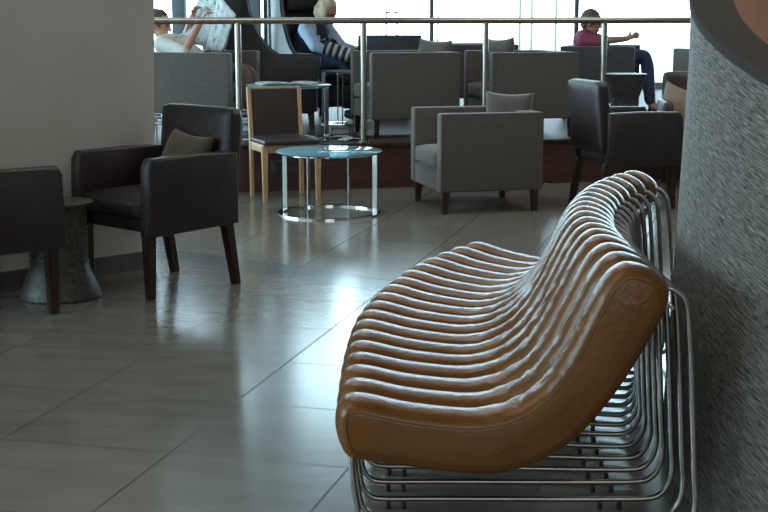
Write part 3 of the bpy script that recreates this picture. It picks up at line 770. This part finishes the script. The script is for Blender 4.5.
# ------------------------------------------------------------------ people
def skin(verts, edges, radii, sub=2, root=0, dense=0):
    if dense:
        verts = [Vector(v) for v in verts]; radii = list(radii); ne = []
        for a, b in edges:
            prev = a
            for q in range(1, dense):
                verts.append(verts[a].lerp(verts[b], q / dense)); radii.append(radii[a] + (radii[b] - radii[a]) * q / dense); ne.append((prev, len(verts) - 1)); prev = len(verts) - 1
            ne.append((prev, b))
        edges = ne
    me = bpy.data.meshes.new('sk'); me.from_pydata([tuple(v) for v in verts], edges, []); o = bpy.data.objects.new('sk', me); C.objects.link(o)
    o.modifiers.new('s', 'SKIN'); sv = me.skin_vertices[0].data
    for i, r in enumerate(radii): sv[i].radius = (r, r) if not isinstance(r, tuple) else r; sv[i].use_root = (i == root)
    m = o.modifiers.new('u', 'SUBSURF'); m.levels = sub; m.render_levels = sub
    dg = bpy.context.evaluated_depsgraph_get(); e = o.evaluated_get(dg); out = bpy.data.meshes.new_from_object(e)
    bpy.data.objects.remove(o); bm = nb(); bm.from_mesh(out); bpy.data.meshes.remove(out); return bm
def remesh(bm, vox):
    me = bpy.data.meshes.new('rm'); bm.to_mesh(me); bm.free(); o = bpy.data.objects.new('rm', me); C.objects.link(o)
    m = o.modifiers.new('r', 'REMESH'); m.mode = 'VOXEL'; m.voxel_size = vox
    s = o.modifiers.new('s', 'SMOOTH'); s.iterations = 3; s.factor = .5
    dg = bpy.context.evaluated_depsgraph_get(); e = o.evaluated_get(dg); out = bpy.data.meshes.new_from_object(e)
    bpy.data.objects.remove(o); b = nb(); b.from_mesh(out); bpy.data.meshes.remove(out)
    seen = set(); isl = []
    for v in b.verts:
        if v in seen: continue
        st_ = [v]; seen.add(v); cur = []
        while st_:
            q = st_.pop(); cur.append(q)
            for e_ in q.link_edges:
                w_ = e_.other_vert(q)
                if w_ not in seen: seen.add(w_); st_.append(w_)
        isl.append(cur)
    big = max(len(c) for c in isl)
    for c in isl:
        if len(c) < big: bmesh.ops.delete(b, geom=c, context='VERTS')
    return b
def ell(bm, c, s, mtx=Matrix(), seg=20):
    bmesh.ops.create_uvsphere(bm, u_segments=seg, v_segments=seg // 2 + 2, radius=1, matrix=mtx @ Matrix.Translation(c) @ Matrix.Diagonal((*s, 1)))
def head(bm, mt):
    """face looks along local +X"""
    ell(bm, (0, 0, .02), (.098, .078, .105), mt); ell(bm, (.03, 0, -.055), (.062, .058, .062), mt)
    ell(bm, (.055, 0, -.095), (.028, .03, .022), mt)                       # chin
    ell(bm, (.10, 0, -.015), (.020, .011, .026), mt, 12); ell(bm, (.112, 0, -.03), (.013, .014, .011), mt, 12)   # nose
    ell(bm, (.088, 0, .022), (.02, .05, .012), mt, 12)                    # brow
    ell(bm, (.088, 0, -.062), (.012, .024, .006), mt, 12); ell(bm, (.086, 0, -.071), (.012, .021, .006), mt, 12)  # lips
    for s in (-1, 1): ell(bm, (-.005, s * .08, -.008), (.018, .010, .032), mt, 12)
def hand(bm, p, dirv, palm, side, curl=.6):
    """p wrist, dirv fingers direction, palm = palm normal"""
    d = dirv.normalized(); n = (palm - d * palm.dot(d)).normalized(); w = d.cross(n) * side
    verts = [p, p + d * .045, p + d * .085]
    b = skin(verts, [(0, 1), (1, 2)], [(.022, .022), (.030, .030), (.032, .032)], 1); 
    c = p + d * .045
    for v in b.verts:
        q = v.co - c; v.co = c + q - n * q.dot(n) * .55
    merge(bm, b)
    for k, (off, ln) in enumerate(((-.027, .066), (-.009, .076), (.009, .071), (.026, .056))):
        a = p + d * .075 + w * off; pts = [a]; ang = 0; dd = d
        for s_ in (.45, .32, .23):
            ang += curl * .75; dd = d * math.cos(ang) + n * math.sin(ang); pts.append(pts[-1] + dd * ln * s_)
        merge(bm, skin(pts, [(0, 1), (1, 2), (2, 3)], [.0105, .0098, .009, .008], 1))
    a = p + d * .025 - w * .018; dd = (d * .6 - w * .6 + n * .35 * curl).normalized()
    merge(bm, skin([a, a + dd * .035, a + dd * .06 + n * .01 * curl + d * .008], [(0, 1), (1, 2)], [.013, .011, .009], 1))
def V(*a): return Vector(a)
def person(label, base, rz, J, cloth_top, cloth_leg, hairm, hairkind, hands, sleeves, headpitch=0, headyaw=0, extra=None):
    """joint coordinates local: +X forward, +Y left, z above the platform"""
    t = thing('person', label, 'person', base, rz)
    names = ['pelvis', 'belly', 'chest', 'neck0', 'neck1', 'shL', 'elL', 'wrL', 'shR', 'elR', 'wrR', 'hipL', 'knL', 'anL', 'toL', 'hipR', 'knR', 'anR', 'toR']
    ix = {n: i for i, n in enumerate(names)}; vs = [J[n] for n in names]
    E = [('pelvis', 'belly'), ('belly', 'chest'), ('chest', 'neck0'), ('neck0', 'neck1'), ('chest', 'shL'), ('shL', 'elL'), ('elL', 'wrL'), ('chest', 'shR'), ('shR', 'elR'), ('elR', 'wrR'), ('pelvis', 'hipL'), ('hipL', 'knL'), ('knL', 'anL'), ('anL', 'toL'), ('pelvis', 'hipR'), ('hipR', 'knR'), ('knR', 'anR'), ('anR', 'toR')]
    rad = dict(pelvis=.13, belly=.125, chest=.13, neck0=.06, neck1=.052, shL=.058, elL=.042, wrL=.027, shR=.058, elR=.042, wrR=.027, hipL=.085, knL=.058, anL=.038, toL=.035, hipR=.085, knR=.058, anR=.038, toR=.035)
    bm = skin(vs, [(ix[a], ix[b]) for a, b in E], [rad[n] * .93 for n in names], dense=3)
    hm = Matrix.Translation(J['head']) @ Matrix.Rotation(headyaw, 4, 'Z') @ Matrix.Rotation(headpitch, 4, 'Y')
    head(bm, hm)
    merge(bm, skin([J['neck0'], J['neck1'], J['head'] + hm.to_3x3() @ V(-.01, 0, -.03)], [(0, 1), (1, 2)], [.058, .052, .05], 1))
    for sd, (dv, pn, cu) in hands.items():
        hand(bm, J['wr' + sd], dv, pn, 1 if sd == 'L' else -1, cu)
    for sd in 'LR':
        tube(bm, [J['sh' + sd], J['el' + sd]], [.052, .040], 16); tube(bm, [J['el' + sd], J['wr' + sd]], [.040, .027], 16)
        ell(bm, J['el' + sd], (.041,) * 3); ell(bm, J['wr' + sd], (.0275,) * 3); ell(bm, J['sh' + sd], (.056,) * 3)
    bm = remesh(bm, .0075); obj('body', bm, 'skin', t, 180)
    for s in (-1, 1):
        bm = nb(); ell(bm, (.087, s * .031, .003), (.010, .014, .008), hm, 10); obj('eye', bm, 'eye', t)
    # shirt
    g = 1.13; tn = ['pelvis', 'belly', 'chest', 'neck0', 'shL', 'shR']; te = [('pelvis', 'belly'), ('belly', 'chest'), ('chest', 'neck0'), ('chest', 'shL'), ('chest', 'shR')]
    vv = [J[n] for n in tn]; rr = [rad[n] * g + .004 for n in tn]; rr[3] = .064; ee = [(tn.index(a), tn.index(b)) for a, b in te]
    for sd in 'LR':
        k = tn.index('sh' + sd); e_, w_ = J['el' + sd], J['wr' + sd]
        if sleeves >= 1:
            vv.append(e_); rr.append(.060); ee.append((k, len(vv) - 1))
            if sleeves > 1: vv.append(e_.lerp(w_, .85)); rr.append(.040); ee.append((len(vv) - 2, len(vv) - 1))
        else: vv.append(J['sh' + sd].lerp(e_, .75)); rr.append(.062); ee.append((k, len(vv) - 1))
    bm = skin(vv, ee, rr, dense=3); ell(bm, J['chest'] + (J['neck0'] - J['chest']) * .25, (.125, .185, .115)); ell(bm, J['chest'].lerp(J['belly'], .5), (.135, .165, .15))
    for sd in 'LR':
        a, e_, w_ = J['sh' + sd], J['el' + sd], J['wr' + sd]
        ell(bm, a, (.074,) * 3); k = 1 if sleeves >= 1 else .75
        tube(bm, [a, a.lerp(e_, k)], [.070, .058], 18)
        if sleeves > 1: ell(bm, e_, (.057,) * 3); tube(bm, [e_, e_.lerp(w_, .85)], [.054, .040], 16)
        else: ell(bm, a.lerp(e_, k), (.058,) * 3)
    obj('shirt', remesh(bm, .010), cloth_top, t, 180)
    tn = ['belly', 'pelvis', 'hipL', 'knL', 'anL', 'hipR', 'knR', 'anR']; te = [('pelvis', 'hipL'), ('hipL', 'knL'), ('knL', 'anL'), ('pelvis', 'hipR'), ('hipR', 'knR'), ('knR', 'anR')]
    vv = [J['pelvis'].lerp(J['belly'], .4)] + [J[n] for n in tn[1:]]; rr = [.145] + [rad[n] * 1.15 + .006 for n in tn[1:]]; rr[4] = rr[7] = .058
    obj('trousers', remesh(skin(vv, [(0, 1)] + [(tn.index(a), tn.index(b)) for a, b in te], rr, root=1, dense=3), .012), cloth_leg, t, 180)
    for sd in 'LR':
        a, b = J['an' + sd], J['to' + sd]
        bm = skin([a + V(-.03, 0, -.035), a.lerp(b, .5) + V(0, 0, -.02), b + V(.02, 0, 0)], [(0, 1), (1, 2)], [.047, .044, .036], 2); obj('shoe', bm, 'shoe', t, 180)
    # hair
    bm = nb(); ell(bm, (-.014, 0, .034), (.104, .090, .104), hm, 28)
    if hairkind == 'bob':
        ell(bm, (-.04, 0, -.02), (.085, .098, .095), hm, 24)
        for s in (-1, 1): ell(bm, (.005, s * .07, -.015), (.06, .035, .085), hm, 16)
    else: ell(bm, (-.035, 0, -.005), (.072, .082, .085), hm, 24)
    inv = hm.inverted()
    kill = [v for v in bm.verts if (inv @ v.co).x > (.052 if hairkind != 'bob' else .062) and (inv @ v.co).z < .075]
    bmesh.ops.delete(bm, geom=kill, context='VERTS')
    if hairkind != 'bob':
        kill = [v for v in bm.verts if (inv @ v.co).z < -.03 and (inv @ v.co).x > -.04]; bmesh.ops.delete(bm, geom=kill, context='VERTS')
    for v in bm.verts:
        q = v.co - Vector(J['head']); v.co += q.normalized() * .006 * noise.noise(v.co * 38)
    obj('hair', bm, hairm, t, 180)
    return t, hm

# man reading the newspaper, slouched in the boxy chair, facing right
fz = R(-14.5)
J = dict(pelvis=V(-.02, 0, .545), belly=V(-.12, 0, .64), chest=V(-.255, 0, .72), neck0=V(-.345, 0, .82), neck1=V(-.375, 0, .855), head=V(-.39, 0, .925),
         shL=V(-.29, .17, .77), elL=V(-.27, .29, .80), wrL=V(-.15, .18, 1.0), shR=V(-.29, -.17, .77), elR=V(-.06, -.25, .70), wrR=V(.07, -.18, .96),
         hipL=V(.02, .10, .52), knL=V(.40, .13, .535), anL=V(.44, .12, .12), toL=V(.58, .13, .04), hipR=V(.02, -.10, .52), knR=V(.41, -.10, .545), anR=V(.46, -.10, .12), toR=V(.60, -.11, .04))
pm, _ = person('man in a white shirt leaning back with arms raised, reading a newspaper', (-1.55, 11.87, PZ), fz, J, 'shirt_white', 'trouser', 'hair_brown', 'short',
          dict(L=(V(.45, -.1, .9), V(.7, -.4, 0), .9), R=(V(.5, .05, .86), V(.7, .4, 0), .9)), 1, R(8), R(0))
# his newspaper: four pages with depth and sag
def sheet(corners, n=10, bow=.009):
    bm = nb(); uvl = bm.loops.layers.uv.new('UVMap'); a, b, c, d = [Vector(q) for q in corners]
    nr = (b - a).cross(d - a).normalized(); g = {}
    for k, off in ((0, 0), (1, .0012)):
        for i in range(n + 1):
            for j in range(n + 1):
                u, v = i / n, j / n; p = a.lerp(b, u).lerp(d.lerp(c, u), v) + nr * (bow * math.sin(PI * u) + .006 * math.sin(7 * v + 3 * u) + off); g[k, i, j] = (bm.verts.new(p), (u, v))
    for k in (0, 1):
        for i in range(n):
            for j in range(n):
                q = (g[k, i, j], g[k, i + 1, j], g[k, i + 1, j + 1], g[k, i, j + 1]); f = bm.faces.new([w[0] for w in q])
                for lp, w in zip(f.loops, q): lp[uvl].uv = w[1]
    for i in range(n):
        for (p, q) in (((i, 0), (i + 1, 0)), ((i, n), (i + 1, n)), ((0, i), (0, i + 1)), ((n, i), (n, i + 1))):
            bm.faces.new((g[0, p[0], p[1]][0], g[0, q[0], q[1]][0], g[1, q[0], q[1]][0], g[1, p[0], p[1]][0]))
    return bm
npz = thing('newspaper', 'open newspaper held up by the reclining man', 'newspaper', (-1.42, 11.8, PZ + .9))
o3 = Vector((-1.42, 11.8, PZ + .9))
def wpt(px, py, Y): 
    return Vector(((px - 384) / 1401 * Y, Y, 1.4 - (py - 12) / 1401 * Y)) - o3
for cs in (((wpt(181, 42, 12.15)), wpt(203, 46, 11.95), wpt(226, -6, 11.95), wpt(203, -14, 12.2)),
           ((wpt(205, 50, 11.93)), wpt(221, 51, 11.68), wpt(236, 15, 11.66), wpt(219, -8, 11.93)),
           ((wpt(210, 54, 11.9)), wpt(224, 50, 11.75), wpt(232, 26, 11.75), wpt(216, 14, 11.9))):
    obj('page', sheet(cs), 'paper', npz, 180)

# woman in the wingback chair
SLV = .066
J = dict(pelvis=V(-.16, 0, .56), belly=V(-.15, 0, .68), chest=V(-.09, 0, .83), neck0=V(-.01, 0, .955), neck1=V(.025, 0, .99), head=V(.075, 0, 1.045),
         shL=V(-.04, .185, .875), elL=V(.11, .21, .70), wrL=V(.32, .10, .68), shR=V(-.03, -.215, .865), elR=V(.10, -.25, .71), wrR=V(.29, -.17, .64),
         hipL=V(-.12, .09, .545), knL=V(.33, .10, .56), anL=V(.36, .10, .11), toL=V(.49, .10, .04), hipR=V(-.12, -.09, .545), knR=V(.33, -.09, .56), anR=V(.36, -.09, .11), toR=V(.49, -.09, .04))
pw, _ = person('blond woman in a light blue shirt and dark vest looking down in a wingback chair', (-.62, 13.60, PZ), R(-30), J, 'shirt_blue', 'jeans', 'blond', 'bob',
               dict(L=(V(.9, -.3, -.1), V(0, 0, -1), .5), R=(V(.95, .2, -.15), V(0, 0, -1), .5)), 2, R(28))
vv = [V(-.165, 0, .60), V(-.155, 0, .70), V(-.095, 0, .83), V(-.03, 0, .93)]
bm = skin([*vv], [(0, 1), (1, 2), (2, 3)], [.155, .15, .135, .085], dense=2); ell(bm, J['chest'] + (J['neck0'] - J['chest']) * .2, (.142, .178, .122)); ell(bm, J['chest'].lerp(J['belly'], .5), (.150, .178, .16)); ell(bm, J['belly'], (.155, .175, .13))
obj('vest', remesh(bm, .010), 'navy', pw, 180)
# striped knit draped over her forearm
st = thing('striped_sweater', 'dark sweater with white stripes draped over the woman\'s forearm', 'sweater', (-.51, 13.30, PZ + .60))
for k in range(10):
    u0 = k / 10; pts = []
    rings = []
    for q in (0, 1):
        u = u0 + q * .1; c = Vector((-.06 + .30 * u, -.03 * u, .105 - .10 * u)); rings.append((c, .062 + .016 * math.sin(PI * ((u * 5) % 1))))
    bm = nb(); tube(bm, [rings[0][0], rings[0][0].lerp(rings[1][0], .5), rings[1][0]], [.060, .070, .060], 18); obj('stripe', bm, 'shirt_white' if k % 2 else 'navy', st, 180)

# man in maroon, facing right
J = dict(pelvis=V(-.10, 0, .53), belly=V(-.16, 0, .62), chest=V(-.18, 0, .73), neck0=V(-.165, 0, .83), neck1=V(-.15, 0, .86), head=V(-.125, 0, .93),
         shL=V(-.17, .17, .77), elL=V(.0, .22, .75), wrL=V(.22, .10, .775), shR=V(-.17, -.17, .76), elR=V(.0, -.22, .75), wrR=V(.24, -.12, .775),
         hipL=V(-.08, .10, .53), knL=V(.45, .12, .57), anL=V(.50, .12, .12), toL=V(.64, .12, .04), hipR=V(-.08, -.10, .53), knR=V(.43, -.08, .62), anR=V(.49, -.09, .12), toR=V(.62, -.10, .04))
person('man in a maroon shirt and jeans sitting near the windows, hands held before him', (2.19, 13.95, PZ), fz, J, 'maroon', 'jeans', 'hair_grey', 'short',
       dict(L=(V(.9, -.1, .3), V(0, -1, 0), .5), R=(V(.9, .1, .3), V(0, 1, 0), .5)), 1, R(10))

# ------------------------------------------------------------------ small things
for k, (x, y, a, w, h, lb) in enumerate(((-.90, 11.27, .2, .26, .34, 'folded newspaper lying on the left of the platform glass table'), (-.68, 11.30, -.35, .28, .36, 'spread newspaper lying on the right of the platform glass table'))):
    t = thing('newspaper', lb, 'newspaper', (x, y, PZ + .4555), a)
    for q in range(3):
        z = .001 + q * .004; obj('page', sheet(((-w / 2 + q * .008, -h / 2, z), (w / 2, -h / 2 + q * .006, z), (w / 2 - q * .004, h / 2, z), (-w / 2, h / 2, z)), 8, .003), 'paper', t, 180)
t = thing('book', 'small grey book lying on the platform boards near the rail', 'book', (-.405, 11.93, PZ), .3)
bm = nb(); box(bm, (0, 0, .03), (.155, .19, .052), .003); obj('page_block', bm, 'shirt_white', t)
bm = nb(); box(bm, (0, -.003, .0585), (.165, .205, .005), .001); box(bm, (0, -.003, .0025), (.165, .205, .005), .001); box(bm, (-.081, -.003, .0305), (.004, .205, .061), .001); obj('cover', bm, 'bookcov', t)
for k, (x, y, a, lb) in enumerate(((-.27, 11.32, .5, 'loose white leaflet on the platform left of the rail post'), (-.36, 11.52, -.3, 'loose white leaflet on the platform near the grey book'))):
    o = obj('leaflet', sheet(((-.09, -.07, .001), (.09, -.07, .001), (.09, .07, .001), (-.09, .07, .001)), 6, .008), 'paper', None, 180); o.location = (x, y, PZ + .002); o.rotation_euler = (0, 0, a); tag(o, lb, 'paper')
# wire rack beside the post
t = thing('wire_rack', 'small chrome wire rack standing behind the left railing post', 'rack', (-1.115, 11.12, PZ))
bm = nb()
for z in (.02, .13, .26):
    tube(bm, [(.055, .055, z), (-.055, .055, z), (-.055, -.055, z), (.055, -.055, z)], .003, 6, closed=True)
obj('hoops', bm, 'chrome', t)
for sx in (-1, 1):
    for sy in (-1, 1):
        bm = nb(); tube(bm, [(sx * .055, sy * .055, 0), (sx * .055, sy * .055, .27)], .0035, 6); obj('upright', bm, 'chrome', t)
for k in range(6):
    bm = nb(); pts = [(r_ * math.cos(a), r_ * math.sin(a), .006 + .042 * k + .0) for a, r_ in [(q * PI / 8, .018 + .0012 * q) for q in range(24)]]
    tube(bm, [(p[0], p[1] , p[2] + .012) for p in pts], .010, 6); o = obj('rolled_magazine', bm, 'bookcov' if k % 2 else 'paper'); o.location = (-1.115, 11.12, PZ)
    tag(o, 'rolled magazine lying in the small wire rack', 'magazine', 'rolled magazines in the wire rack')
# low chrome luggage rack at the wall edge
t = thing('luggage_rack', 'low chrome rack just past the end of the left wall', 'rack', (-2.02, 11.05, PZ))
for z in (.155, .21):
    bm = nb(); tube(bm, smooth_path([(-.25, 0, z), (.25, 0, z), (.27, .02, z), (.27, .28, z), (.25, .30, z), (-.25, .30, z)], 3), .007, 8); obj('rail', bm, 'chrome', t)
for x, y in ((-.2, 0), (.2, 0), (-.2, .3), (.2, .3)):
    bm = nb(); tube(bm, [(x, y, 0), (x, y, .21)], .008, 8); obj('leg', bm, 'chrome', t)
# trolley case behind the dark armchair
t = thing('trolley_case', 'dark trolley suitcase with raised handle behind the wide dark armchair', 'suitcase', (.09, 14.85, PZ), .1)
bm = nb(); box(bm, (0, 0, .32), (.36, .22, .54), .03, 3); obj('case', bm, 'casegrey', t)
bm = nb(); tube(bm, smooth_path([(-.058, .09, .55), (-.058, .09, 1.0), (-.05, .09, 1.03), (.05, .09, 1.03), (.058, .09, 1.0), (.058, .09, .55)], 4), .009, 8); obj('handle', bm, 'mullion', t)
for x in (-.15, .15):
    for y in (-.07, .07):
        bm = nb(); tube(bm, [(x - .012, y, .028), (x + .012, y, .028)], .027, 14); obj('wheel', bm, 'rubber', t)
# socket on the riser
sx_ = -.845; ang = math.atan(.234)
t = thing('wall_socket', 'dark double power socket on the wooden platform riser', 'socket', (sx_, edgeY(sx_) - .006, .19), ang)
bm = nb(); box(bm, (0, 0, 0), (.10, .012, .11), .003); obj('plate', bm, 'socket', t)
for z in (-.024, .024):
    bm = nb(); box(bm, (.012, -.007, z), (.05, .004, .036), .001); obj('outlet', bm, 'rubber', t)

# ------------------------------------------------------------------ light
w = bpy.data.worlds.new('overcast sky'); bpy.context.scene.world = w; w.use_nodes = True
bg = w.node_tree.nodes['Background']; bg.inputs['Color'].default_value = (.60, .85, 1.0, 1); bg.inputs['Strength'].default_value = 10.0
def area(name, loc, rot, sx, sy, energy, col=(1, 1, 1), portal=False):
    l = bpy.data.lights.new(name, 'AREA'); l.shape = 'RECTANGLE'; l.size = sx; l.size_y = sy; l.energy = energy; l.color = col
    o = bpy.data.objects.new(name, l); C.objects.link(o); o.location = loc; o.rotation_euler = rot
    if portal: l.cycles.is_portal = True
    return o
area('portal_back', (1.4, WY + .3, 2.3), (R(-90), 0, 0), 18.8, 3.8, 1, portal=True)
area('portal_side', (WX - .3, 12.8, 2.3), (0, R(-90), 0), 3.8, 12.4, 1, portal=True)
area('portal_near', (WX - 1.2, 1.3, 3.08), (0, R(-90), 0), 2.16, 10.4, 1, portal=True)
# warm ceiling downlights
for (x, y, e) in ((-.6, 1.0, 30), (1.6, .2, 45), (3.2, 3.9, 90), (-1.5, 4.5, 20), (.8, 7.5, 15)):
    l = bpy.data.lights.new('downlight', 'SPOT'); l.energy = e; l.color = (1, .72, .45); l.spot_size = R(110); l.spot_blend = .8; l.shadow_soft_size = .12
    o = bpy.data.objects.new('downlight', l); C.objects.link(o); o.location = (x, y, 4.35)

# soft fill lights added under the ceiling, without any fixtures
for (x, y) in ((-2.8, 3.2), (4.2, 7.2), (-.6, 8.8), (2.8, 9.9)):
    area('overhead_fill', (x, y, 4.38), (0, 0, 0), 2.4, 2.4, 44 if y > 6 else 26, (1, .95, .88))
# unseen area fill added behind the viewer for bench end and left wall
area('rear_fill', (.6, -3.85, 2.2), (R(90), 0, 0), 5.0, 1.8, 66, (1, .93, .84))

# ------------------------------------------------------------------ camera
cam = bpy.data.cameras.new('camera'); co = bpy.data.objects.new('camera', cam); C.objects.link(co)
cam.sensor_width = 36; cam.lens = 36 * 1380 / 768; cam.clip_end = 300
co.location = (0, 0, 1.4); co.rotation_euler = (PI / 2 - math.atan((256 - 12) / 1380), 0, 0)
sc = bpy.context.scene; sc.camera = co
sc.view_settings.view_transform = 'Standard'; sc.view_settings.look = 'None'; sc.view_settings.exposure = 0; sc.view_settings.gamma = 1
